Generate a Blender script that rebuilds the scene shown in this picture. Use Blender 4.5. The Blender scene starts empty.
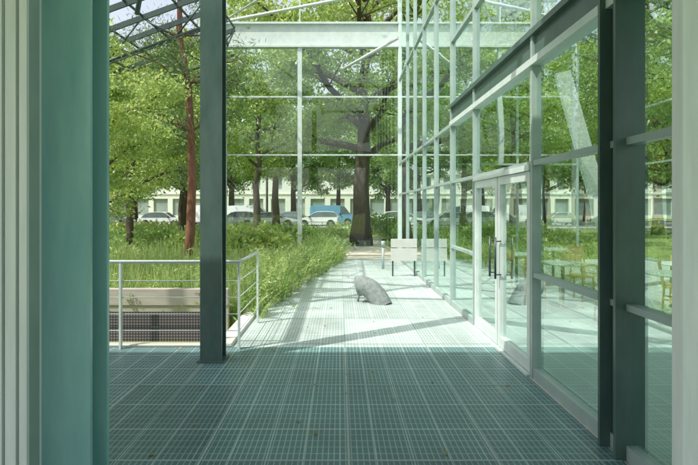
import bpy, math, random
import numpy as np
from mathutils import Vector, Matrix
random.seed(3); rng=np.random.default_rng(5)
S=bpy.context.scene
F=520.0; VX=340.0; VY=208.0; H=1.7
def P(x,y,Y): return ((x-VX)*Y/F, Y, H-(y-VY)*Y/F)

# ------------------------------------------------ materials
def newmat(name):
    m=bpy.data.materials.new(name); m.use_nodes=True
    nt=m.node_tree; nt.nodes.clear()
    out=nt.nodes.new('ShaderNodeOutputMaterial')
    return m,nt,out
def pm(name,c1,c2=None,rough=0.6,metal=0.0,scale=4.0,bump=0.0,spec=0.5,detail=6,stretch=(1,1,1),coat=0):
    m,nt,out=newmat(name)
    b=nt.nodes.new('ShaderNodeBsdfPrincipled'); nt.links.new(b.outputs[0],out.inputs[0])
    b.inputs['Roughness'].default_value=rough; b.inputs['Metallic'].default_value=metal
    b.inputs['Specular IOR Level'].default_value=spec
    b.inputs['Coat Weight'].default_value=coat
    if c2 is None: c2=tuple(v*0.75 for v in c1)
    tc=nt.nodes.new('ShaderNodeTexCoord'); mp=nt.nodes.new('ShaderNodeMapping')
    mp.inputs['Scale'].default_value=stretch
    nt.links.new(tc.outputs['Object'],mp.inputs[0])
    n=nt.nodes.new('ShaderNodeTexNoise'); n.inputs['Scale'].default_value=scale; n.inputs['Detail'].default_value=detail
    n.inputs['Roughness'].default_value=0.65
    nt.links.new(mp.outputs[0],n.inputs[0])
    r=nt.nodes.new('ShaderNodeValToRGB'); r.color_ramp.elements[0].position=0.3; r.color_ramp.elements[1].position=0.7
    r.color_ramp.elements[0].color=(*c2,1); r.color_ramp.elements[1].color=(*c1,1)
    nt.links.new(n.outputs[0],r.inputs[0]); nt.links.new(r.outputs[0],b.inputs['Base Color'])
    if bump>0:
        bp=nt.nodes.new('ShaderNodeBump'); bp.inputs['Strength'].default_value=bump; bp.inputs['Distance'].default_value=0.02
        nt.links.new(n.outputs[0],bp.inputs['Height']); nt.links.new(bp.outputs[0],b.inputs['Normal'])
    return m
def leafmat(name,dark,light,trans,tfac=0.45):
    m,nt,out=newmat(name)
    g=nt.nodes.new('ShaderNodeNewGeometry')
    tc=nt.nodes.new('ShaderNodeTexCoord')
    n=nt.nodes.new('ShaderNodeTexNoise'); n.inputs['Scale'].default_value=0.6; n.inputs['Detail'].default_value=1
    nt.links.new(tc.outputs['Object'],n.inputs[0])
    a=nt.nodes.new('ShaderNodeMath'); a.operation='MULTIPLY_ADD'; a.inputs[1].default_value=0.5
    nt.links.new(g.outputs['Random Per Island'],a.inputs[0]); nt.links.new(n.outputs[0],a.inputs[2])
    a2=nt.nodes.new('ShaderNodeMath'); a2.operation='SUBTRACT'; a2.inputs[1].default_value=0.25
    nt.links.new(a.outputs[0],a2.inputs[0])
    r=nt.nodes.new('ShaderNodeValToRGB')
    r.color_ramp.elements[0].position=0.15; r.color_ramp.elements[1].position=0.85
    r.color_ramp.elements[0].color=(*dark,1); r.color_ramp.elements[1].color=(*light,1)
    nt.links.new(a2.outputs[0],r.inputs[0])
    d=nt.nodes.new('ShaderNodeBsdfDiffuse')
    nt.links.new(r.outputs[0],d.inputs[0])
    t=nt.nodes.new('ShaderNodeBsdfTranslucent')
    mx=nt.nodes.new('ShaderNodeMix'); mx.data_type='RGBA'; mx.blend_type='MIX'; mx.inputs[0].default_value=0.7
    nt.links.new(r.outputs[0],mx.inputs[6]); mx.inputs[7].default_value=(*trans,1)
    nt.links.new(mx.outputs[2],t.inputs[0])
    ms=nt.nodes.new('ShaderNodeMixShader'); ms.inputs[0].default_value=tfac
    nt.links.new(d.outputs[0],ms.inputs[1]); nt.links.new(t.outputs[0],ms.inputs[2])
    gl=nt.nodes.new('ShaderNodeBsdfGlossy'); gl.inputs['Roughness'].default_value=.4; gl.inputs[0].default_value=(.9,.95,.9,1)
    m2=nt.nodes.new('ShaderNodeMixShader'); m2.inputs[0].default_value=.06
    nt.links.new(ms.outputs[0],m2.inputs[1]); nt.links.new(gl.outputs[0],m2.inputs[2]); nt.links.new(m2.outputs[0],out.inputs[0])
    return m
def glassmat(name,tint,refl=(0.9,1,0.97),ior=1.5,boost=0.0,rough=0.0,wavy=0.15):
    m,nt,out=newmat(name)
    g0=nt.nodes.new('ShaderNodeNewGeometry')
    io=nt.nodes.new('ShaderNodeMapRange'); io.inputs[3].default_value=ior; io.inputs[4].default_value=1/ior
    nt.links.new(g0.outputs['Backfacing'],io.inputs[0])
    f=nt.nodes.new('ShaderNodeFresnel'); nt.links.new(io.outputs[0],f.inputs[0])
    a=nt.nodes.new('ShaderNodeMath'); a.operation='ADD'; a.use_clamp=True; a.inputs[1].default_value=boost
    tc=nt.nodes.new('ShaderNodeTexCoord'); n=nt.nodes.new('ShaderNodeTexNoise'); n.inputs['Scale'].default_value=0.9; n.inputs['Detail'].default_value=1
    bp=nt.nodes.new('ShaderNodeBump'); bp.inputs['Strength'].default_value=wavy; bp.inputs['Distance'].default_value=0.02
    nt.links.new(tc.outputs['Object'],n.inputs[0]); nt.links.new(n.outputs[0],bp.inputs['Height'])
    nt.links.new(f.outputs[0],a.inputs[0])
    t=nt.nodes.new('ShaderNodeBsdfTransparent'); t.inputs[0].default_value=(*tint,1)
    g=nt.nodes.new('ShaderNodeBsdfGlossy'); g.inputs['Roughness'].default_value=rough; g.inputs[0].default_value=(*refl,1)
    nt.links.new(bp.outputs[0],g.inputs['Normal'])
    ms=nt.nodes.new('ShaderNodeMixShader'); nt.links.new(a.outputs[0],ms.inputs[0])
    nt.links.new(t.outputs[0],ms.inputs[1]); nt.links.new(g.outputs[0],ms.inputs[2]); nt.links.new(ms.outputs[0],out.inputs[0])
    return m

def gratingmat(name,gap,bar,major):
    m,nt,out=newmat(name)
    L=nt.links
    b=nt.nodes.new('ShaderNodeBsdfPrincipled'); L.new(b.outputs[0],out.inputs[0])
    b.inputs['Roughness'].default_value=0.36; b.inputs['Metallic'].default_value=0.0
    tc=nt.nodes.new('ShaderNodeTexCoord'); sp=nt.nodes.new('ShaderNodeSeparateXYZ'); L.new(tc.outputs['Object'],sp.inputs[0])
    def M(op,a,bv=None,c=None,clamp=False):
        n=nt.nodes.new('ShaderNodeMath'); n.operation=op; n.use_clamp=clamp
        for i,v in enumerate((a,bv,c)):
            if v is None: continue
            if isinstance(v,(int,float)): n.inputs[i].default_value=v
            else: L.new(v,n.inputs[i])
        return n.outputs[0]
    def line(coord,period,width):
        f=M('FRACT',M('DIVIDE',coord,period)); d=M('ABSOLUTE',M('SUBTRACT',f,0.5))
        return M('GREATER_THAN',d,0.5-width/period/2)
    bx=line(sp.outputs[0],0.04,0.007); by=line(sp.outputs[1],0.1,0.008)
    bars=M('MAXIMUM',bx,by)
    mx=line(sp.outputs[0],0.25,0.008); my=line(sp.outputs[1],0.5,0.016)
    maj=M('MAXIMUM',mx,my)
    n=nt.nodes.new('ShaderNodeTexNoise'); n.inputs['Scale'].default_value=1.1; n.inputs['Detail'].default_value=9; n.inputs['Roughness'].default_value=0.75
    L.new(tc.outputs['Object'],n.inputs[0])
    wn=nt.nodes.new('ShaderNodeTexWhiteNoise'); wn.noise_dimensions='2D'
    cv=nt.nodes.new('ShaderNodeCombineXYZ')
    L.new(M('FLOOR',M('SUBTRACT',sp.outputs[0],0.06)),cv.inputs[0]); L.new(M('FLOOR',M('DIVIDE',M('SUBTRACT',sp.outputs[1],0.5),1.5)),cv.inputs[1]); L.new(cv.outputs[0],wn.inputs[0])
    var=M('ADD',M('MULTIPLY_ADD',wn.outputs[0],0.28,0.3),M('MULTIPLY',n.outputs[0],1.12))
    def mix(f,a,c,bt='MIX'):
        k=nt.nodes.new('ShaderNodeMix'); k.data_type='RGBA'; k.blend_type=bt
        if isinstance(f,(int,float)): k.inputs[0].default_value=f
        else: L.new(f,k.inputs[0])
        for i,v in ((6,a),(7,c)):
            if isinstance(v,tuple): k.inputs[i].default_value=(*v,1)
            else: L.new(v,k.inputs[i])
        return k.outputs[2]
    c=mix(bars,gap,bar)
    c=mix(maj,c,major)
    cc=nt.nodes.new('ShaderNodeCombineColor')
    for i in range(3): L.new(var,cc.inputs[i])
    c=mix(1.0,c,cc.outputs[0],'MULTIPLY')
    L.new(c,b.inputs['Base Color'])
    bp=nt.nodes.new('ShaderNodeBump'); bp.inputs['Strength'].default_value=0.35; bp.inputs['Distance'].default_value=0.01
    L.new(M('MAXIMUM',bars,maj),bp.inputs['Height']); L.new(bp.outputs[0],b.inputs['Normal'])
    return m

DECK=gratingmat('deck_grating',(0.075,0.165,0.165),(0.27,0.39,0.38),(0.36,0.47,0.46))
DECK2=gratingmat('deck_grating_sunlit_tone',(0.36,0.45,0.43),(0.66,0.73,0.71),(0.70,0.77,0.75))  # lighter copy of the deck grating, sunlight painted into its colour
STEEL=pm('painted_steel_grey',(0.36,0.45,0.42),(0.27,0.35,0.33),0.4,0.0,3)
LSTEEL=pm('light_steel',(0.62,0.70,0.67),(0.5,0.58,0.55),0.4,0.0,5)
DSTEEL=pm('dark_green_steel',(0.05,0.08,0.072),(0.03,0.05,0.045),0.35,0.0,4)
COLM=pm('column_steel',(0.085,0.14,0.13),(0.05,0.095,0.085),0.3,0.0,3,stretch=(2,2,.7))
TEAL=pm('teal_painted_steel',(0.36,0.62,0.60),(0.24,0.48,0.47),0.22,0.0,2,stretch=(3,3,0.6))
WHITEF=pm('pale_aluminium',(0.80,0.84,0.82),(0.68,0.73,0.71),0.4,0.0,4,stretch=(6,6,0.5))
BLACK=pm('black_rubber',(0.015,0.018,0.018),(0.01,0.012,0.012),0.7)
GLASS=glassmat('facade_glass',(0.76,0.95,0.90),boost=0.42)
GLASS2=glassmat('screen_glass',(0.90,0.98,0.95),boost=0.03)
CONC=pm('concrete',(0.62,0.62,0.58),(0.50,0.50,0.46),0.85,0,6,0.2)
IFLOOR=pm('interior_floor',(0.68,0.74,0.71),(0.58,0.64,0.62),0.25,0,2)
BARK=pm('tree_bark',(0.13,0.10,0.07),(0.045,0.038,0.028),0.9,0,5,0.8,stretch=(3,3,0.6))
PBARK=pm('pine_bark_red',(0.27,0.12,0.075),(0.13,0.06,0.04),0.9,0,9,1.0,stretch=(3,3,0.6))
GROUND=pm('garden_soil',(0.28,0.36,0.10),(0.18,0.24,0.07),0.95,0,3,0.4)
ASPH=pm('asphalt',(0.16,0.16,0.16),(0.12,0.12,0.12),0.9,0,8,0.2)
PAVE=pm('pavement_stone',(0.5,0.5,0.47),(0.4,0.4,0.38),0.9,0,5,0.2)
GRAVEL=pm('gravel',(0.66,0.63,0.54),(0.5,0.47,0.4),0.95,0,25,0.4)
PAINT=pm('road_paint',(0.75,0.75,0.73),(0.6,0.6,0.6),0.7)
LEAF=leafmat('leaf_green',(0.05,0.14,0.045),(0.27,0.42,0.11),(0.66,0.86,0.26))
LEAFB=leafmat('leaf_bright',(0.07,0.18,0.045),(0.38,0.50,0.12),(0.82,0.94,0.28))
GRASS=leafmat('meadow_green',(0.11,0.22,0.06),(0.48,0.58,0.20),(0.74,0.84,0.34),0.4)
NEEDLE=leafmat('pine_needles',(0.04,0.10,0.045),(0.13,0.22,0.08),(0.25,0.36,0.12),0.25)

# ------------------------------------------------ mesh builder
class MB:
    def __init__(s): s.v=[];s.f=[];s.m=[];s.sm=[]
    def add(s,vs,fs,mi=0,sm=False):
        o=len(s.v); s.v+= [tuple(p) for p in vs]; s.f+=[tuple(i+o for i in f) for f in fs]; s.m+=[mi]*len(fs); s.sm+=[sm]*len(fs)
    def box(s,x0,x1,y0,y1,z0,z1,mi=0):
        vs=[(x,y,z) for z in (z0,z1) for y in (y0,y1) for x in (x0,x1)]
        s.add(vs,[(0,2,3,1),(4,5,7,6),(0,1,5,4),(2,6,7,3),(0,4,6,2),(1,3,7,5)],mi)
    def beam(s,p,q,w,h=None,mi=0):
        h=h or w; p=Vector(p);q=Vector(q); d=(q-p).normalized()
        up=Vector((0,0,1)) if abs(d.z)<0.95 else Vector((0,1,0))
        a=d.cross(up).normalized()*w/2; b=a.cross(d).normalized()*h/2
        vs=[c+sa*a+sb*b for c in (p,q) for sa,sb in ((-1,-1),(1,-1),(1,1),(-1,1))]
        s.add(vs,[(3,2,1,0),(4,5,6,7),(0,1,5,4),(1,2,6,5),(2,3,7,6),(3,0,4,7)],mi)
    def tube(s,path,radii,n=10,mi=0,cap=True):
        path=[Vector(p) for p in path]
        if isinstance(radii,(int,float)): radii=[radii]*len(path)
        vs=[];fs=[]; ref=None
        for i,p in enumerate(path):
            d=(path[min(i+1,len(path)-1)]-path[max(i-1,0)]).normalized()
            if ref is None:
                ref=d.cross(Vector((0,0,1)) if abs(d.z)<0.9 else Vector((1,0,0))).normalized()
            ref=(ref-ref.dot(d)*d).normalized(); b=d.cross(ref)
            for k in range(n):
                t=2*math.pi*k/n; vs.append(p+(ref*math.cos(t)+b*math.sin(t))*radii[i])
        for i in range(len(path)-1):
            for k in range(n):
                a=i*n+k; c=i*n+(k+1)%n; fs.append((a,c,c+n,a+n))
        s.add(vs,fs,mi,True)
        if cap:
            o=len(s.v)-len(vs); s.f.append(tuple(o+k for k in range(n))[::-1]); s.m.append(mi); s.sm.append(False)
            s.f.append(tuple(o+(len(path)-1)*n+k for k in range(n))); s.m.append(mi); s.sm.append(False)
    def mesh(s,name,mats):
        me=bpy.data.meshes.new(name); me.from_pydata(s.v,[],s.f)
        for m in mats: me.materials.append(m)
        me.polygons.foreach_set('material_index',s.m); me.polygons.foreach_set('use_smooth',s.sm); me.update()
        return me
    def obj(s,name,mats,parent=None,bevel=0):
        o=bpy.data.objects.new(name,s.mesh(name,mats)); S.collection.objects.link(o)
        if parent: o.parent=parent
        if bevel:
            b=o.modifiers.new('b','BEVEL'); b.width=bevel; b.segments=2; b.limit_method='ANGLE'
        return o
def empty(name,loc=(0,0,0),rot=0):
    e=bpy.data.objects.new(name,None); e.location=loc; e.rotation_euler=(0,0,rot); e.empty_display_size=0.2; S.collection.objects.link(e); return e

def leaves(mb,C,size,mi,aspect=0.5,updir=None,var=0.4):
    C=np.asarray(C); N=len(C)
    u=rng.normal(size=(N,3)); 
    if updir is not None: u=u*updir[0]+np.array([0,0,updir[1]])
    u/=np.linalg.norm(u,axis=1)[:,None]
    w=rng.normal(size=(N,3)); v=np.cross(u,w); v/=np.linalg.norm(v,axis=1)[:,None]
    sz=size*(1+var*rng.uniform(-1,1,N))[:,None]
    V=np.stack([C-u*sz, C+v*sz*aspect, C+u*sz, C-v*sz*aspect],1).reshape(-1,3)
    o=len(mb.v); mb.v+=V.tolist(); I=(np.arange(N*4)+o).reshape(-1,4).tolist()
    mb.f+=I; mb.m+=[mi]*N; mb.sm+=[False]*N

# ------------------------------------------------ trees
def tree_mesh(name,h,crown_r,tr,base,nl=20000,ls=0.13,seed=1,mats=(BARK,LEAF),nlimb=9,droop=0.1,sig=0.5,lean=(0,0),nsub=2):
    r=random.Random(seed); mb=MB()
    top=h*0.82; pts=[];rad=[]
    for i in range(9):
        t=i/8; pts.append((lean[0]*t+r.uniform(-1,1)*0.12*t*2,lean[1]*t+r.uniform(-1,1)*0.12*t*2,t*top))
        rad.append(tr*(1.35 if i==0 else 1)*(1-0.8*t)+0.02)
    mb.tube(pts,rad,12,0)
    cl=[]
    def pt(t):
        k=min(int(t*8),7); f=t*8-k; a=Vector(pts[k]);b=Vector(pts[k+1]); return a.lerp(b,f)
    for i in range(nlimb):
        t=base/top+(1-base/top)*(i+r.random()*0.5)/nlimb
        t=min(t,0.97); p0=pt(t); az=i*2.4+r.uniform(-.4,.4)
        fr=(t*top-base)/(h-base); L=crown_r*(0.55+0.6*math.sin(math.pi*min(1,0.25+fr*0.75)))*r.uniform(.8,1.15)
        el=r.uniform(0.2,0.6)+fr*0.5
        d=Vector((math.cos(az)*math.cos(el),math.sin(az)*math.cos(el),math.sin(el)))
        path=[p0]; n=6
        for k in range(1,n+1):
            q=path[-1]+d*(L/n)+Vector((r.uniform(-1,1),r.uniform(-1,1),r.uniform(-1,1)))*L*0.035
            path.append(q); d=(d+Vector((0,0,-droop*0.4))).normalized()
        rr=tr*0.42*(1-0.5*fr); mb.tube(path,[rr*(1-0.85*k/n)+0.01 for k in range(n+1)],8,0)
        for k in range(2,n+1):
            for j in range(nsub):
                a2=az+r.uniform(-1.5,1.5); e2=r.uniform(-0.3,0.9)
                d2=Vector((math.cos(a2)*math.cos(e2),math.sin(a2)*math.cos(e2),math.sin(e2)))
                L2=L*r.uniform(.22,.42); p1=path[k]; m=p1+d2*L2*.5+Vector((0,0,r.uniform(-.1,.15))); e=p1+d2*L2-Vector((0,0,droop*L2))
                mb.tube([p1,m,e],[rr*0.3*(1-.1*k)+.008,.02,.008],5,0,False)
                cl.append((m,0.5)); cl.append((e,1.0)); 
    cl.append((Vector(pts[-1]),1.0))
    per=int(nl/len(cl)/.75); arr=[]
    for c,w in cl:
        s=sig*r.uniform(.5,1.15); n=int(per*w*r.uniform(.4,1.6))
        arr.append(rng.normal(size=(n,3))*np.array([s,s,s*0.5])+np.array(c))
    leaves(mb,np.concatenate(arr),ls,1)
    return mb.mesh(name,list(mats))
TM=[tree_mesh('broad_a',11,3.4,0.2,3.4,seed=1,mats=(BARK,LEAFB),nl=21000,ls=.085,sig=.40),
    tree_mesh('broad_b',14,4.5,0.28,4.2,seed=2,mats=(BARK,LEAF),nl=24000,ls=0.12,nlimb=10,sig=.5),
    tree_mesh('broad_c',8.5,2.6,0.12,2.6,seed=5,mats=(BARK,LEAFB),nl=20000,ls=0.068,sig=.34),
    tree_mesh('broad_d',17,6.0,0.36,3.6,seed=9,mats=(BARK,LEAF),nl=30000,ls=0.17,nlimb=14,sig=.6,droop=.25)]
def put(mesh,name,x,y,sc=1,rot=0,z=-0.15,parent=None):
    o=bpy.data.objects.new(name,mesh); S.collection.objects.link(o); o.location=(x,y,z); o.scale=(sc,)*3; o.rotation_euler=(0,0,rot)
    if parent: o.parent=parent
    return o
big=tree_mesh('old_tree_mesh',15,6.0,0.44,3.9,seed=21,mats=(BARK,LEAFB),nl=62000,ls=0.095,nlimb=15,sig=.52,lean=(0.3,0),nsub=3)
put(big,'old_chestnut_tree',1.0,25,1,0.6)
for i,(k,x,y,s,r) in enumerate([(2,-6.9,17,.95,.3),(0,-10.8,20,.9,1.2),(2,-7.6,25,1.05,2.2),(2,-5.3,10.6,.62,1.0),(0,-3.6,22.5,.85,2.0),
        (1,-14.5,29,.9,.8),(1,-4.2,34,.9,2.5),(3,-12,40,.85,3.3),(1,5.5,40,.95,1.9),(3,-22,38,.9,.2)]):
    put(TM[k],'broadleaf_tree',x,y,s,r)
for i,(k,x,y,s,r) in enumerate([(0,14,12,.9,.3),(0,13.5,20,1.1,1.5),(1,12,31,.9,2.2),(2,13,15.5,1,1.4),(2,13.5,8,1,3.4),(3,22,36,.9,5.0)]):
    put(TM[k],'broadleaf_tree',x,y,s,r)
row=empty('distant_tree_row')
for i in range(18):
    put(TM[(3,1)[i%3==2]],'distant_tree',-48+i*6.0+random.uniform(-1,1),random.choice([62,65]),random.uniform(.85,1.1),random.uniform(0,6),parent=row)
def pine():
    mb=MB(); pts=[(-.12+0.02*i*(1 if i<5 else -1)+0.1*math.sin(i*.9),0,i*1.3) for i in range(9)]
    mb.tube(pts,[0.135-0.012*i for i in range(9)],10,0); arr=[]; r=random.Random(4)
    for i in range(22):
        t=r.uniform(0.36,1); k=min(int(t*8),7); p=Vector(pts[k]); az=r.uniform(0,6.28); L=r.uniform(1,2.2)
        q=p+Vector((math.cos(az)*L,math.sin(az)*L,r.uniform(.1,.6))); mb.tube([p,(p+q)/2+Vector((0,0,.15)),q],[.04,.028,.01],6,0,False)
        for s in (.4,.7,1): arr.append(rng.normal(size=(260,3))*.28+np.array(p.lerp(q,s)))
    leaves(mb,np.concatenate(arr),0.085,1,aspect=.12)
    return mb.mesh('pine_mesh',[PBARK,NEEDLE])
put(pine(),'pine_tree',-4.0,14.0)

# ------------------------------------------------ ground, street
mb=MB(); mb.box(-400,400,-100,900,-0.6,-0.15); mb.obj('ground',[GROUND])
mb=MB(); mb.box(-200,200,44.5,48,-0.3,-0.02); mb.obj('pavement',[PAVE])
mb=MB(); mb.box(-200,200,48,60,-0.3,-0.14); mb.obj('road',[ASPH])
mb=MB()
for i in range(-30,30): mb.box(i*4,i*4+2,54,54.12,-0.2,-0.136)
mb.obj('road_markings',[PAINT])
mb=MB(); mb.box(-200,200,60,68,-0.3,-0.015); mb.obj('far_pavement',[PAVE])
mb=MB(); mb.box(0.1,2.3,17.4,30,-0.3,-0.10); mb.box(-1.2,2.6,30,31.5,-.3,-.101); mb.obj('gravel_path',[GRAVEL])

# ------------------------------------------------ deck
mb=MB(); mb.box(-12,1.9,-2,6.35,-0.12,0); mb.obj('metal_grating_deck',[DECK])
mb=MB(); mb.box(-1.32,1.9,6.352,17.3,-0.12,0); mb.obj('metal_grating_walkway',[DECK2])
mb=MB()
for x in [v*1.0+0.06 for v in range(-11,2)]:
    y1=6.35 if x<-1.3 else 17.3
    mb.box(x-.008,x+.008,-2,y1,-.02,.005)
y=0.5
while y<17.2:
    x0=-12 if y<6.3 else -1.32
    mb.box(x0,1.9,y-.008,y+.008,-.02,.0035); y+=1.5
mb.obj('deck_joint_bars',[STEEL])
mb=MB(); mb.box(-1.52,-1.323,6.36,17.3,-.2,.05); mb.box(-12,-1.52,6.36,6.46,-.2,.03); mb.obj('concrete_kerb',[CONC],bevel=.01)
mb=MB(); C=np.stack([rng.uniform(-4,1.8,160),rng.uniform(2.2,12,160),np.full(160,.012)],1)
for c in C:
    a=rng.uniform(0,6.28); s=rng.uniform(.012,.03); u=np.array([math.cos(a),math.sin(a),.1])*s; v=np.array([-math.sin(a),math.cos(a),.2])*s*.6
    mb.add([c-u,c+v,c+u,c-v],[(0,1,2,3)])
mb.obj('fallen_leaves',[pm('dry_leaf',(.35,.3,.12),(.18,.14,.06),.8)])

# ------------------------------------------------ building (one empty)
B=empty('glass_building')
WX=1.964
mull=[2.9,3.62,5.22,7.5,9.05,10.6,12.1,13.6,15.1,17.3]
fr=MB()
for i,y in enumerate(mull):
    zt=7 if y<9.9 else 10.5
    if y in (3.62,): continue
    w=.04 if y not in (2.9,5.22,7.5,9.05) else .055
    fr.box(WX-.045,WX+.07,y-w/2,y+w/2,0,zt)
def trans(z,y0,y1,h=.05,d=.003):
    ys=[y0]+[m for m in mull if y0<m<y1]+[y1]
    for a,b in zip(ys,ys[1:]): fr.box(WX-.04+d,WX+.06,a+.03,b-.03,z-h/2,z+h/2)
trans(.05,0,5.22,.1); trans(.05,7.5,17.3,.1)
trans(2.15,0,17.3,.05); trans(3.15,9.05,17.3,.06); trans(5.9,9.05,17.3,.06); trans(8.7,9.9,17.3,.06)
trans(1.03,0,5.22,.045); trans(1.03,7.5,9.05,.045)
trans(4.6,0,9.05,.06)
fr.obj('facade_frame',[STEEL],B)
mb=MB(); mb.box(WX-.07,WX+.12,-1,9.02,3.12,3.19,0); mb.box(WX-.02,WX+.1,-1,9.02,3.19,3.42,1); mb.box(WX-.07,WX+.12,-1,9.02,3.42,3.48,1)
mb.obj('floor_edge_beam',[LSTEEL,COLM],B)
mb=MB(); mb.box(WX-.11,WX+.09,3.50,3.53,0,7); mb.box(WX-.11,WX+.09,3.71,3.74,0,7); mb.box(WX-.02,WX+.01,3.53,3.71,0,7)
mb.obj('facade_column',[COLM],B)
gl=MB()
def pane(y0,y1,z0,z1): gl.add([(WX,y0,z0),(WX,y1,z0),(WX,y1,z1),(WX,y0,z1)],[(0,1,2,3)])
ym=[-1]+mull
for a,b in zip(ym,ym[1:]):
    zs=[.1,2.12,3.12] if b<9.1 else [.1,2.12,3.12,5.87,8.67,10.4]
    if (a,b)==(5.22,7.5): zs=[2.18,3.12]
    for c,d in zip(zs,zs[1:]): pane(a+.02,b-.02,c+.06 if c>.2 else c,d)
    if b<9.1: pane(a+.02,b-.02,3.5,4.57); pane(a+.02,b-.02,4.63,7)
gl.obj('facade_glass_panes',[GLASS],B)
D=MB()
D.box(WX-.06,WX+.08,5.25,7.47,2.08,2.14,0); D.box(WX-.08,WX+.1,5.255,7.465,0.001,.02,0)
for a,b in ((5.27,6.34),(6.37,7.44)):
    D.box(WX-.04,WX+.03,a,a+.085,.03,2.075,0); D.box(WX-.04,WX+.03,b-.085,b,.03,2.075,0)
    D.box(WX-.039,WX+.03,a+.085,b-.085,.03,.15,0); D.box(WX-.039,WX+.03,a+.085,b-.085,1.98,2.075,0)
D.obj('door_leaves',[LSTEEL],B)
D=MB()
for y in (6.24,6.47): 
    D.tube([(WX-.1,y,.85),(WX-.1,y,1.35)],.014,8,0); D.tube([(WX-.1,y,.9),(WX-.03,y,.9)],.009,6,0); D.tube([(WX-.1,y,1.3),(WX-.03,y,1.3)],.009,6,0)
D.obj('door_handles',[DSTEEL],B)
gl=MB()
for a,b in ((5.355,6.255),(6.455,7.355)): gl.add([(WX,a,.15),(WX,b,.15),(WX,b,1.98),(WX,a,1.98)],[(0,1,2,3)])
gl.obj('door_glass',[GLASS],B)
mb=MB(); mb.box(1.903,2.1,-1,17.3,-.2,-.004); mb.obj('threshold_kerb',[CONC],B)
mb=MB(); mb.box(2.103,10.5,-4,17.3,-.25,-.002); mb.obj('interior_floor',[IFLOOR],B)
mb=MB(); mb.box(-12,1.85,-3.2,4.35,4.6,4.95); mb.box(1.86,10.5,-8,6.0,7.002,7.35); mb.obj('upper_floor_slab',[pm('soffit_grey',(.3,.34,.34),(.25,.29,.29),.8)],B)
mb=MB()
for (p,q,w) in (((-6.5,5.2,7.2),(-1.2,9.6,7.2),.16),((-7.2,7.6,7.2),(-1.0,7.0,7.2),.12),((-7.0,10.6,7.2),(-1.0,8.2,7.2),.12),((-1.0,4.0,7.2),(-1.0,10.6,7.2),.14),((-4.6,4.0,7.2),(-4.6,10.8,7.2),.10)):
    mb.beam(p,q,w,.2)
mb.beam((-1.0,4.2,7.25),(1.9,4.2,7.25),.12,.12); mb.beam((-1.0,10.6,7.25),(1.9,10.6,7.25),.12,.12)
mb.obj('overhead_shadow_beams',[LSTEEL],B)  # unseen beams above the frame, added to cast diagonal shadow stripes on the deck
fr=MB()
for i in range(12):
    y=-2+i*1.75; fr.box(10.0,10.1,y-.03,y+.03,0,7)
for z in (.05,2.15,3.15,5.0): fr.box(10.003,10.09,-2,17.3,z-.03,z+.03)
fr.obj('rear_facade_frame',[STEEL],B)
mb=MB()
for y in (5.4,11.2,16.9): mb.box(6.2,6.4,y-.1,y+.1,0,7)
mb.obj('interior_columns',[WHITEF],B)
fr=MB(); 
for x in (3.9,5.9,7.9): fr.box(x-.03,x+.03,17.25,17.33,0,7)
for z in (2.15,3.15): fr.box(2.03,10,17.26,17.32,z-.03,z+.03)
fr.obj('end_wall_frame',[STEEL],B)

# foreground frames
mb=MB()
yy=2.4
xs=[P(x,0,yy)[0] for x in (-60,2,5,16,19,27)]
for a,b in ((0,1),(2,3),(4,5)): mb.box(xs[a],xs[b]-.002,yy,yy+.12,-.1,4.5,0)
mb.box(xs[0],xs[-1],yy+.02,yy+.1,-.1,4.49,1)
mb.obj('window_jamb',[WHITEF,STEEL])
mb=MB(); x0,x1=P(33,0,2.7)[0],P(90,0,2.7)[0]
mb.box(x0,x1,2.7,2.73,0,4.6); mb.box(x0+.11,x0+.14,2.73,2.9,0,4.6); mb.box(x0,x1,2.9,2.93,0,4.6)
mb.obj('teal_steel_column',[TEAL],bevel=.003)
mb=MB(); mb.box(P(683,0,2.3)[0],P(760,0,2.3)[0],2.3,2.38,-.1,4.5,0); mb.obj('window_jamb',[WHITEF],bevel=.004)

mb=MB(); xc=-1.42; Y0=5.72
mb.box(xc-.12,xc+.12,Y0,Y0+.02,0,7); mb.box(xc-.12,xc+.12,Y0+.2,Y0+.22,0,7); mb.box(xc-.01,xc+.01,Y0+.02,Y0+.2,0,7)
mb.box(xc-.15,xc+.15,Y0-.03,Y0+.25,.001,.02)
mb.obj('steel_column',[COLM])

YF=17.1
Bm=empty('glass_screen_frame')
mb=MB(); xl=-3.86; z1=P(0,23,YF)[2]; z0=P(0,48,YF)[2]
mb.box(xl,WX-.06,YF-.12,YF+.12,z1-.06,z1); mb.box(xl,WX-.06,YF-.12,YF+.12,z0,z0+.06); mb.box(xl,WX-.06,YF-.03,YF+.03,z0+.06,z1-.06)
mb.obj('top_beam',[LSTEEL],Bm)
mb=MB()
for x in (xl+.06,-1.32): mb.box(x-.07,x+.07,YF-.07,YF+.07,-.1,z0 if x>-3 else z1)
mb.box(-1.34,-1.30,YF-.05,YF+.05,z1,11); mb.box(WX-.06,WX+.12,YF-.1,YF+.11,0,11)
for y in (155,97): 
    z=P(0,y,YF)[2]; mb.box(xl+.14,-1.4,YF-.03,YF+.03,z-.025,z+.025); mb.box(-1.24,WX-.06,YF-.03,YF+.03,z-.025,z+.025)
mb.obj('posts_and_transoms',[LSTEEL],Bm)
mb=MB(); mb.add([(xl,YF,.3),(WX-.06,YF,.3),(WX-.06,YF,z0),(xl,YF,z0)],[(0,1,2,3)]); mb.obj('screen_glass',[GLASS2],Bm)
mb=MB()
mb.tube([P(222,22,YF-.4),P(400,-12,14.5)],.05,8); mb.tube([P(345,68,YF-.2),P(398,38,YF-2)],.05,8)
mb.tube([P(222,22,YF-.4),P(280,-14,12)],.03,8)
mb.obj('bracing_tubes',[LSTEEL],Bm)

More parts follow.
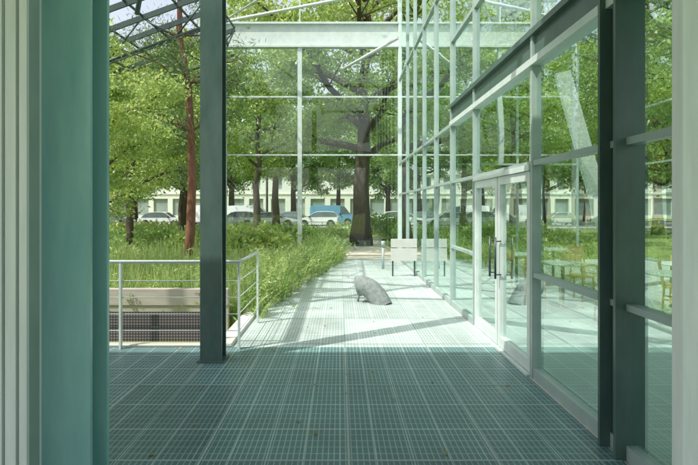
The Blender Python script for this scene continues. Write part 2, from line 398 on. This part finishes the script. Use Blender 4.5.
st=empty('glazed_canopy_frame')
mb=MB()
def cz(x,y): return 6.7+0.36*(x+3.2)+0.05*(y-9)
ys_=[8.6+k*1.0 for k in range(8)]; xs_=[-8.9+k*.82 for k in range(8)]
for y in ys_: mb.beam((xs_[0],y,cz(xs_[0],y)),(xs_[-1],y,cz(xs_[-1],y)),.05,.13)
for x in xs_: mb.beam((x,ys_[0],cz(x,ys_[0])+.06),(x,ys_[-1],cz(x,ys_[-1])+.06),.035,.05)
for y in (ys_[0],ys_[4],ys_[-1]):
    mb.tube([(xs_[0],y,cz(xs_[0],y)-.75),(xs_[-1],y,cz(xs_[-1],y)-.75)],.035,8)
    for k in range(7):
        a=xs_[k]; b=xs_[k+1]; up=k%2==0
        mb.tube([(a,y,cz(a,y)-(.75 if up else 0)),(b,y,cz(b,y)-(0 if up else .75))],.022,6)
for x in (xs_[0],xs_[-1]):
    for k in range(7):
        a=ys_[k]; b=ys_[k+1]; up=k%2==0
        mb.tube([(x,a,cz(x,a)-(.75 if up else 0)),(x,b,cz(x,b)-(0 if up else .75))],.022,6)
for y in (ys_[0],ys_[-1]): mb.tube([(xs_[0],y,-.15),(xs_[0],y,cz(xs_[0],y)-.7)],.06,10)
mb.tube([(xs_[-1]-.2,ys_[0],4.9),(xs_[-1],ys_[0],cz(xs_[-1],ys_[0])-.7)],.04,10)
mb.obj('canopy_structure',[DSTEEL],st)

R=MB(); yr=6.28; xe=-1.22
posts=[(x,yr) for x in (-6.6,-5.1,-3.9,-2.65,xe)]+[(xe,7.7)]
for x,y in posts: R.box(x-.012,x+.012,y-.025,y+.025,.0,1.03)
R.tube([(-7.5,yr,1.05),(xe,yr,1.05),(xe,7.7,1.05)],.021,10)
for z in (.22,.42,.62,.82): 
    R.tube([(-7.5,yr,z),(xe,yr,z)],.006,6); R.tube([(xe,yr,z),(xe,7.7,z)],.006,6)
R.obj('metal_railing',[LSTEEL])
m,nt,out=newmat('perforated_metal'); b=nt.nodes.new('ShaderNodeBsdfPrincipled'); nt.links.new(b.outputs[0],out.inputs[0]); b.inputs['Roughness'].default_value=.6
tc=nt.nodes.new('ShaderNodeTexCoord'); v=nt.nodes.new('ShaderNodeTexVoronoi'); v.inputs['Scale'].default_value=28; v.inputs['Randomness'].default_value=0
nt.links.new(tc.outputs['Object'],v.inputs[0]); r=nt.nodes.new('ShaderNodeValToRGB'); r.color_ramp.elements[0].position=.25; r.color_ramp.elements[1].position=.4
r.color_ramp.elements[0].color=(.24,.20,.18,1); r.color_ramp.elements[1].color=(.04,.04,.04,1); nt.links.new(v.outputs[0],r.inputs[0]); nt.links.new(r.outputs[0],b.inputs['Base Color'])
PERF=m
mb=MB(); mb.box(-7.5,-1.56,6.5,6.52,.03,.40); mb.obj('perforated_panel',[PERF])
WOODW=pm('weathered_concrete_wall',(.42,.39,.35),(.31,.29,.26),.85,0,3,.15,stretch=(.7,1,5))
mb=MB(); mb.box(-9,-1.7,7.9,8.0,-.2,.22); mb.box(-9,-1.7,7.88,8.02,.223,.47); mb.obj('garden_retaining_wall',[WOODW],bevel=.006)

mb=MB()
Y=9.5; rp=.175
A=Vector(((382-340)*Y/F,Y-.25,-.06)); E=Vector(((357-340)*Y/F,Y-.05,.27)); Cc=Vector(((371-340)*Y/F,Y-.1,.37))
path=[]
for k in range(15):
    t=k/14; path.append(A*(1-t)**2+Cc*2*t*(1-t)+E*t*t)
mb.tube(path,rp,30,0,False); mb.tube(path[::-1],rp-.02,30,1,False)
d=(path[-1]-path[-2]).normalized(); mb.tube([path[-1]-d*.03,path[-1]+d*.004],rp+.006,30,0,False)
mb.tube([(E.x+.02,E.y,0),(E.x+.02,E.y,E.z-rp+.02)],.02,8,0)
mb.obj('bent_vent_pipe',[pm('weathered_grey_pipe',(.27,.30,.29),(.14,.17,.165),.85,0,14,.4,spec=.2),BLACK])

sg=empty('information_sign')
mb=MB(); ys=12.9; xa,xb=P(391,0,ys)[0],P(417,0,ys)[0]; za,zm,zb=P(0,261,ys)[2],P(0,248,ys)[2],P(0,239,ys)[2]
mb.box(xa,xb,ys,ys+.05,za,zm-.01); mb.box(xa,xb,ys,ys+.05,zm+.01,zb); mb.obj('panel',[pm('sign_white',(.55,.57,.54),(.48,.5,.47),.5)],sg,bevel=.005)
mb=MB(); mb.beam((xa+.05,ys+.07,0),(xa+.05,ys+.07,zb),.035,.035); mb.beam((xb-.05,ys+.07,0),(xb-.05,ys+.07,zb),.035,.035)
mb.obj('legs',[DSTEEL],sg)
mb=MB(); p=P(383,262,14.5); mb.tube([(p[0],p[1],0),(p[0],p[1],.62)],.035,12); mb.tube([(p[0],p[1],.62),(p[0],p[1],.78)],.05,12); mb.obj('bollard_light',[STEEL])

# ------------------------------------------------ vegetation masses
def plants():
    mb=MB()
    def clump(x,y,h,r,n,size,up=.35,mi=0):
        z=rng.uniform(0,1,n)**.8*h-.12
        c=np.stack([x+rng.normal(size=n)*r,y+rng.normal(size=n)*r,z],1); leaves(mb,c,size,mi,aspect=.28,updir=(.7,up))
    for i in range(95):
        t=random.random(); y=8.0+t*9.2; lim=-1.45+ (1.3*((y-8)/9.2)**1.1)
        x=lim-random.random()**1.2*2.6; h=random.uniform(.2,.6)+(.2 if y>11 else 0)
        clump(x,y,h,.14,120,.05 if y<12 else .06,mi=random.choice((0,0,1)))
    for i in range(430):
        y=random.uniform(8.3,30); x=random.uniform(-2.2-y*.75,-1.4) ; 
        if y>18: x=random.uniform(-3-y*.75,-.3)
        clump(x,y,random.uniform(.15,.8)*(1.0 if y<16 else .8),.22+.012*y,80,.042+.0038*y,mi=random.choice((0,0,0,1)))
    for i in range(200):
        y=random.uniform(26,44); x=random.uniform(-30,14)
        clump(x,y,random.uniform(.2,.6),.5,80,.15,mi=random.choice((0,0,1)))
    for i in range(60):
        y=random.uniform(17.6,26); x=random.choice([random.uniform(2.4,9),random.uniform(-2,-.1)])
        clump(x,y,random.uniform(.3,.8),.3,110,.10,mi=random.choice((0,1)))
    for i in range(760):
        y=8.0+random.random()**1.1*9.4; lim=-1.22+ (1.4*((y-8)/9.2)**1.1)
        x=lim-random.random()**1.6*2.4; az=random.uniform(-2.2,2.2) if random.random()<.6 else random.uniform(0,6.28)
        L=random.uniform(.45,1.3); hh=L*random.uniform(.5,.95); sp=L*random.uniform(.25,.6)
        p=[Vector((x+math.cos(az)*sp*t**1.6,y+math.sin(az)*sp*t**1.6,-.12+hh*(1.5*t-.55*t*t))) for t in [k/6 for k in range(7)]]
        mi=random.choice((0,0,1))
        mb.tube(p,[.006*(1-k/8) for k in range(7)],4,mi,False)
        nl=random.randint(9,15); ll=random.uniform(.05,.11)
        for k in range(nl):
            t=.2+.8*k/nl; j=min(int(t*6),5); q=p[j].lerp(p[j+1],t*6-j); d=(p[j+1]-p[j]).normalized()
            side=d.cross(Vector((0,0,1))).normalized()
            for s in (-1,1):
                dr=(side*s+d*.6+Vector((0,0,random.uniform(-.5,.3)))).normalized(); w=dr.cross(Vector((random.uniform(-.3,.3),random.uniform(-.3,.3),1))).normalized()*ll*.2; l=ll*(1.1-.6*t)
                mb.add([q,q+dr*l*.5+w,q+dr*l,q+dr*l*.5-w],[(0,1,2,3)],mi)
    return mb.obj('garden_plants',[GRASS,LEAF])
plants()
def stems():
    mb=MB()
    N=16000
    y=rng.uniform(8.1,22,N); x=-1.5-rng.uniform(0,1,N)*(y*.75)+np.clip((y-8)/9.2,0,1)*1.1; h=rng.uniform(.25,1.0,N)
    b=np.stack([x,y,np.full(N,-.14)],1); tip=b+np.stack([rng.normal(size=N)*.14,rng.normal(size=N)*.14,h],1); w=np.stack([np.full(N,.006),np.zeros(N),np.zeros(N)],1)*(1+y[:,None]*.06)
    mid=(b+tip)/2+np.stack([rng.normal(size=N)*.03,rng.normal(size=N)*.03,np.zeros(N)],1)
    V=np.stack([b-w,b+w,mid+w,tip,mid-w],1).reshape(-1,3)
    mb.v=V.tolist(); mb.f=np.arange(N*5).reshape(-1,5).tolist(); mb.m=[0]*N; mb.sm=[False]*N
    mb.obj('tall_grass',[GRASS])
stems()
def shrub(name,x,y,r,h,n,ls):
    mb=MB(); arr=[]
    for i in range(14):
        a=random.uniform(0,6.28); q=Vector((math.cos(a)*r*random.random(),math.sin(a)*r*random.random(),h*random.uniform(.35,.9)))
        mb.tube([(0,0,0),q*.5+Vector((0,0,.1)),q],[.03,.02,.006],5,0,False); arr.append(rng.normal(size=(n//14,3))*np.array([r*.3,r*.3,h*.15])+np.array(q))
    leaves(mb,np.concatenate(arr),ls,1); o=mb.obj(name,[BARK,random.choice((LEAF,LEAFB))]); o.location=(x,y,-.15)
for x,y,r,h in ((-4.4,17.5,1.1,1.0),(-7,18.5,1.4,1.0),(-10.5,19,1.5,1.1),(-2.6,15.5,.8,1.2),(-5.5,28,1.8,.9),(-11,28,2,1.0),(-2.2,21,1,1.0),(3.4,22,1,1.4),(5.5,24,1.4,1.7),(3.5,30,1.6,1.3)):
    shrub('garden_shrub',x,y,r,h,3600,.05+.002*y)

mb=MB()
for i in range(60):
    x=-45+i*1.5; mb.beam((x,44.2,-.15),(x,44.2,.5),.05,.05)
mb.beam((-45,44.2,.5),(45,44.2,.5),.05,.05); mb.beam((-45,44.2,.2),(45,44.2,.2),.04,.04)
mb.obj('street_fence',[STEEL])

# ------------------------------------------------ vehicles
CGd=pm('car_window',(.10,.14,.14),(.07,.10,.10),.08,0,2,spec=.9)
WINB=pm('window_glass',(.36,.43,.42),(.2,.26,.26),.15,0,.5,spec=.9)
HUB=pm('wheel_hub',(.4,.4,.4),(.3,.3,.3),.3,.8); LAMP=pm('headlamp',(.7,.7,.68),(.6,.6,.6),.2); TAIL=pm('tail_lamp',(.4,.02,.02),(.3,.01,.01),.3)
def vehicle(name,x,y,paint,kind='car',rot=0):
    e=empty(name,(x,y,-.14),rot)
    if kind=='car': prof=[(-2.15,.55),(-2.12,.8),(-2.0,.93),(-1.75,1.0),(-1.45,1.3),(-1.1,1.42),(-.5,1.47),(.1,1.46),(.4,1.40),(.75,1.15),(1.05,.95),(1.5,.88),(1.95,.76),(2.12,.62),(2.15,.45)]; belt=.93; hw=.88; c0,c1=-1.75,1.05
    elif kind=='hatch': prof=[(-1.95,.6),(-1.93,1.0),(-1.8,1.25),(-1.55,1.46),(-.9,1.52),(0,1.5),(.35,1.42),(.8,1.12),(1.05,.98),(1.6,.86),(1.85,.7),(1.92,.45)]; belt=.98; hw=.86; c0,c1=-1.85,1.05
    else: prof=[(-2.5,.6),(-2.5,1.9),(-2.4,2.05),(-1.2,2.12),(.8,2.1),(1.25,2.0),(1.7,1.45),(1.95,1.15),(2.35,1.0),(2.5,.8),(2.5,.5)]; belt=1.15; hw=.95; c0,c1=.3,1.95
    mb=MB(); rings=[]
    for (px,z) in prof:
        zb=min(belt,z); k=max(0,(z-belt)/.55); tw=hw-.02-(.2*min(1,k) if kind!='van' else .1*min(1,k))
        endf=.88 if abs(px)>abs(prof[0][0])*.96 else 1
        rings.append([(px,-hw*endf,.28),(px,-hw*endf*1.01,min(.6,z)),(px,-(hw-.02)*endf,zb),(px,-tw*endf,z-.02 if z>belt else z),(px,-tw*.8*endf,z+.015),(px,tw*.8*endf,z+.015),(px,tw*endf,z-.02 if z>belt else z),(px,(hw-.02)*endf,zb),(px,hw*endf*1.01,min(.6,z)),(px,hw*endf,.28)])
    for i in range(len(rings)-1):
        a,b=rings[i],rings[i+1]; xm=(a[0][0]+b[0][0])/2; za,zb_=prof[i][1],prof[i+1][1]; slope=abs(za-zb_)/max(.01,abs(prof[i+1][0]-prof[i][0]))
        for j in range(9):
            mi=0
            if j in (2,6) and c0<xm<c1 and max(za,zb_)>belt+.1: mi=1
            if j in (4,) and slope>.45 and min(za,zb_)>=belt-.06 and kind!='van': mi=1
            if kind=='van' and j==4 and 1.2<xm<1.95: mi=1
            if kind=='van' and j in (2,6) and xm<.3: mi=0
            mb.add([a[j],b[j],b[j+1],a[j+1]],[(0,1,2,3)],mi,mi==0)
    for rg in (rings[0],rings[-1]): mb.add(rg,[tuple(range(10))],0)
    mb.obj('body',[paint,CGd],e)
    L=abs(prof[0][0]); mb=MB()
    for wx in (-L*.62,L*.64):
        for s in (-1,1):
            yy=s*(hw-.1); mb.tube([(wx,yy-.11,.32),(wx,yy+.11,.32)],.32,20,0); mb.tube([(wx,yy+s*.1,.32),(wx,yy+s*.13,.32)],.19,14,1)
            mb.tube([(wx,s*hw*.8,.36),(wx,s*(hw+.012),.36)],.39,20,0)
    mb.box(-L*.9,L*.9,-hw*.9,hw*.9,.2,.3,0); mb.obj('wheels',[BLACK,HUB],e)
    mb=MB()
    for s in (-1,1):
        mb.box(L-.12,L+.0,s*.6-.16,s*.6+.16,.6,.72,0); mb.box(-L-.01,-L+.1,s*.65-.13,s*.65+.13,.7,.85,1); mb.box(.7,.85,s*(hw+.08)-.08,s*(hw+.08)+.08,belt,belt+.12,2)
    mb.obj('lamps_and_mirrors',[LAMP,TAIL,BLACK],e)
def paint(n,c): return pm('paint_'+n,c,tuple(v*.92 for v in c),.3,.0,2,coat=.6)
SIL=paint('silver',(.62,.66,.66)); WH=paint('white',(.8,.82,.81)); DK=paint('dark',(.12,.16,.17)); BL=paint('blue',(.13,.32,.44)); GY=paint('grey',(.38,.43,.43))
def cx_(px,Y): return (px-340)*Y/F
vehicle('parked_car',cx_(163,48.9),48.9,SIL,'car')
vehicle('parked_car',cx_(112,48.9),48.9,DK,'hatch')
vehicle('parked_car',cx_(236,48.9),48.9,GY,'hatch',math.pi)
vehicle('parked_car',cx_(274,49.3),49.3,SIL,'car')
vehicle('parked_car',cx_(318,49.3),49.3,WH,'hatch',math.pi)
vehicle('parked_car',cx_(402,49.3),49.3,WH,'hatch')
vehicle('parked_car',cx_(446,49.3),49.3,SIL,'car')
vehicle('parked_car',cx_(492,49.3),49.3,DK,'car',math.pi)
vehicle('delivery_van',cx_(333,57),57,BL,'van')
vehicle('delivery_van',cx_(206,56.5),56.5,WH,'van')
vehicle('delivery_van',cx_(250,58),58,WH,'van')
vehicle('parked_car',cx_(296,56.8),56.8,DK,'car')

def building(name,x0,x1,y,fl,col,seed):
    e=empty(name); r=random.Random(seed); mb=MB(); g=MB(); fh=3.2; H0=4.0
    W=x1-x0; n=int(W/3); bw=W/n
    def fac(z0,z1,wz0,wz1,ww):
        mb.box(x0,x1,y,y+.4,z0,wz0); mb.box(x0,x1,y,y+.4,wz1,z1)
        for i in range(n+1):
            a=x0 if i==0 else x0+i*bw-(bw-ww)/2; b=x1 if i==n else x0+i*bw+(bw-ww)/2
            mb.box(a,b,y,y+.4,wz0,wz1)
    fac(-.1,H0,.5,3.2,2.3)
    for k in range(fl): z=H0+k*fh; fac(z,z+fh,z+.7,z+2.7,1.3); mb.box(x0,x1,y-.12,y-.003,z-.1,z+.1)
    top=H0+fl*fh; mb.box(x0-.1,x1+.1,y-.3,y-.003,top-.2,top+.2); mb.box(x0,x1,y+.4,y+12,-.1,top)
    mb.obj('walls',[col],e); g.box(x0,x1,y+.25,y+.3,0,top-.3); g.obj('windows',[WINB],e)
    rf=MB(); rf.add([(x0,y+.2,top+.2),(x1,y+.2,top+.2),(x1,y+2,top+3),(x0,y+2,top+3),(x0,y+12,top+3),(x1,y+12,top+3)],[(0,1,2,3),(3,2,5,4)]); rf.obj('roof',[pm('zinc',(.35,.38,.4),(.28,.31,.33),.5,.1)],e)
ST=pm('limestone',(.72,.70,.62),(.62,.6,.53),.85,0,1); ST2=pm('white_render',(.8,.82,.78),(.72,.74,.7),.85,0,1)
building('stone_apartment_building',-62,-34,84,2,ST,1); building('stone_apartment_building',-33.6,-12,84,1,ST2,2)
building('stone_apartment_building',-11.6,14,84,1,ST2,3); building('stone_apartment_building',14.4,44,84,2,ST,4); building('stone_apartment_building',44.4,80,84,3,ST2,5)

CH=pm('chair_wood',(.6,.42,.18),(.5,.34,.13),.5)
def chair(x,y,rot):
    mb=MB()
    mb.box(-.21,.21,-.21,.21,.43,.455)
    for sx in (-1,1):
        mb.beam((sx*.2,-.2,0),(sx*.18,-.18,.43),.03,.03); mb.beam((sx*.2,.22,0),(sx*.19,.19,.45),.03,.03); mb.beam((sx*.19,.2,.45),(sx*.18,.27,.85),.03,.03)
    mb.box(-.2,.2,.235,.26,.64,.86); mb.beam((-.2,-.19,.25),(-.2,.2,.25),.02,.02); mb.beam((.2,-.19,.25),(.2,.2,.25),.02,.02)
    o=mb.obj('wooden_chair',[CH],bevel=.006); o.location=(x,y,0); o.rotation_euler=(0,0,rot)
def table(x,y):
    mb=MB(); mb.tube([(0,0,.72),(0,0,.75)],.38,28,0); mb.tube([(0,0,.02),(0,0,.72)],.03,10,1); mb.tube([(0,0,0),(0,0,.02)],.23,20,1)
    o=mb.obj('round_cafe_table',[WHITEF,DSTEEL]); o.location=(x,y,0)
for x,y,r in ((3.4,8.7,.5),(4.4,9.6,2.2),(3.1,10.3,-1.2),(4.0,7.6,3.0),(5.4,8.3,1.0),(4.8,6.9,-.6),(6.2,9.4,2.6),(5.4,11.5,.3),(3.5,12.3,1.9),(3.2,3.9,.8)): chair(x,y,r)
for x,y in ((3.9,9.1),(3.7,10.9),(4.9,7.6),(5.9,8.9),(5.0,12.2)): table(x,y)
mb=MB(); mb.beam((4.1,9.6,4.2),(4.9,9.4,1.0),.28,.10); mb.beam((3.2,4.6,2.3),(3.7,4.9,0.0),.22,.08)
mb.obj('inclined_white_fins',[pm('white_paint',(.75,.78,.76),(.68,.7,.69),.5)],B)

# ------------------------------------------------ light, world, camera
sd=Vector((-0.55,-0.36,1.0)).normalized()
el=math.asin(sd.z); az=math.atan2(sd.x,sd.y)
w=bpy.data.worlds.new('World'); S.world=w; w.use_nodes=True; nt=w.node_tree
bg=nt.nodes['Background']; sk=nt.nodes.new('ShaderNodeTexSky'); sk.sky_type='NISHITA'; sk.sun_disc=False; sk.sun_elevation=el; sk.sun_rotation=az
sk.dust_density=3.0; sk.air_density=1.3; sk.ozone_density=0.8
hs=nt.nodes.new('ShaderNodeHueSaturation'); hs.inputs['Saturation'].default_value=.45; hs.inputs['Value'].default_value=1.6
nt.links.new(sk.outputs[0],hs.inputs['Color']); nt.links.new(hs.outputs[0],bg.inputs[0]); bg.inputs[1].default_value=0.15
L=bpy.data.lights.new('sun','SUN'); L.energy=5; L.angle=math.radians(.5); L.color=(1,.96,.87); lo=bpy.data.objects.new('sun',L); S.collection.objects.link(lo)
lo.rotation_euler=sd.to_track_quat('Z','Y').to_euler()
c=bpy.data.cameras.new('camera'); co=bpy.data.objects.new('camera',c); S.collection.objects.link(co)
co.location=(0,0,H); co.rotation_euler=(math.radians(90),0,0); c.sensor_width=36; c.lens=36*F/698; c.shift_x=9/698; c.shift_y=-24.5/698; c.clip_end=2000; c.clip_start=.05
S.camera=co
S.view_settings.view_transform='Standard'; S.view_settings.look='None'; S.view_settings.exposure=0
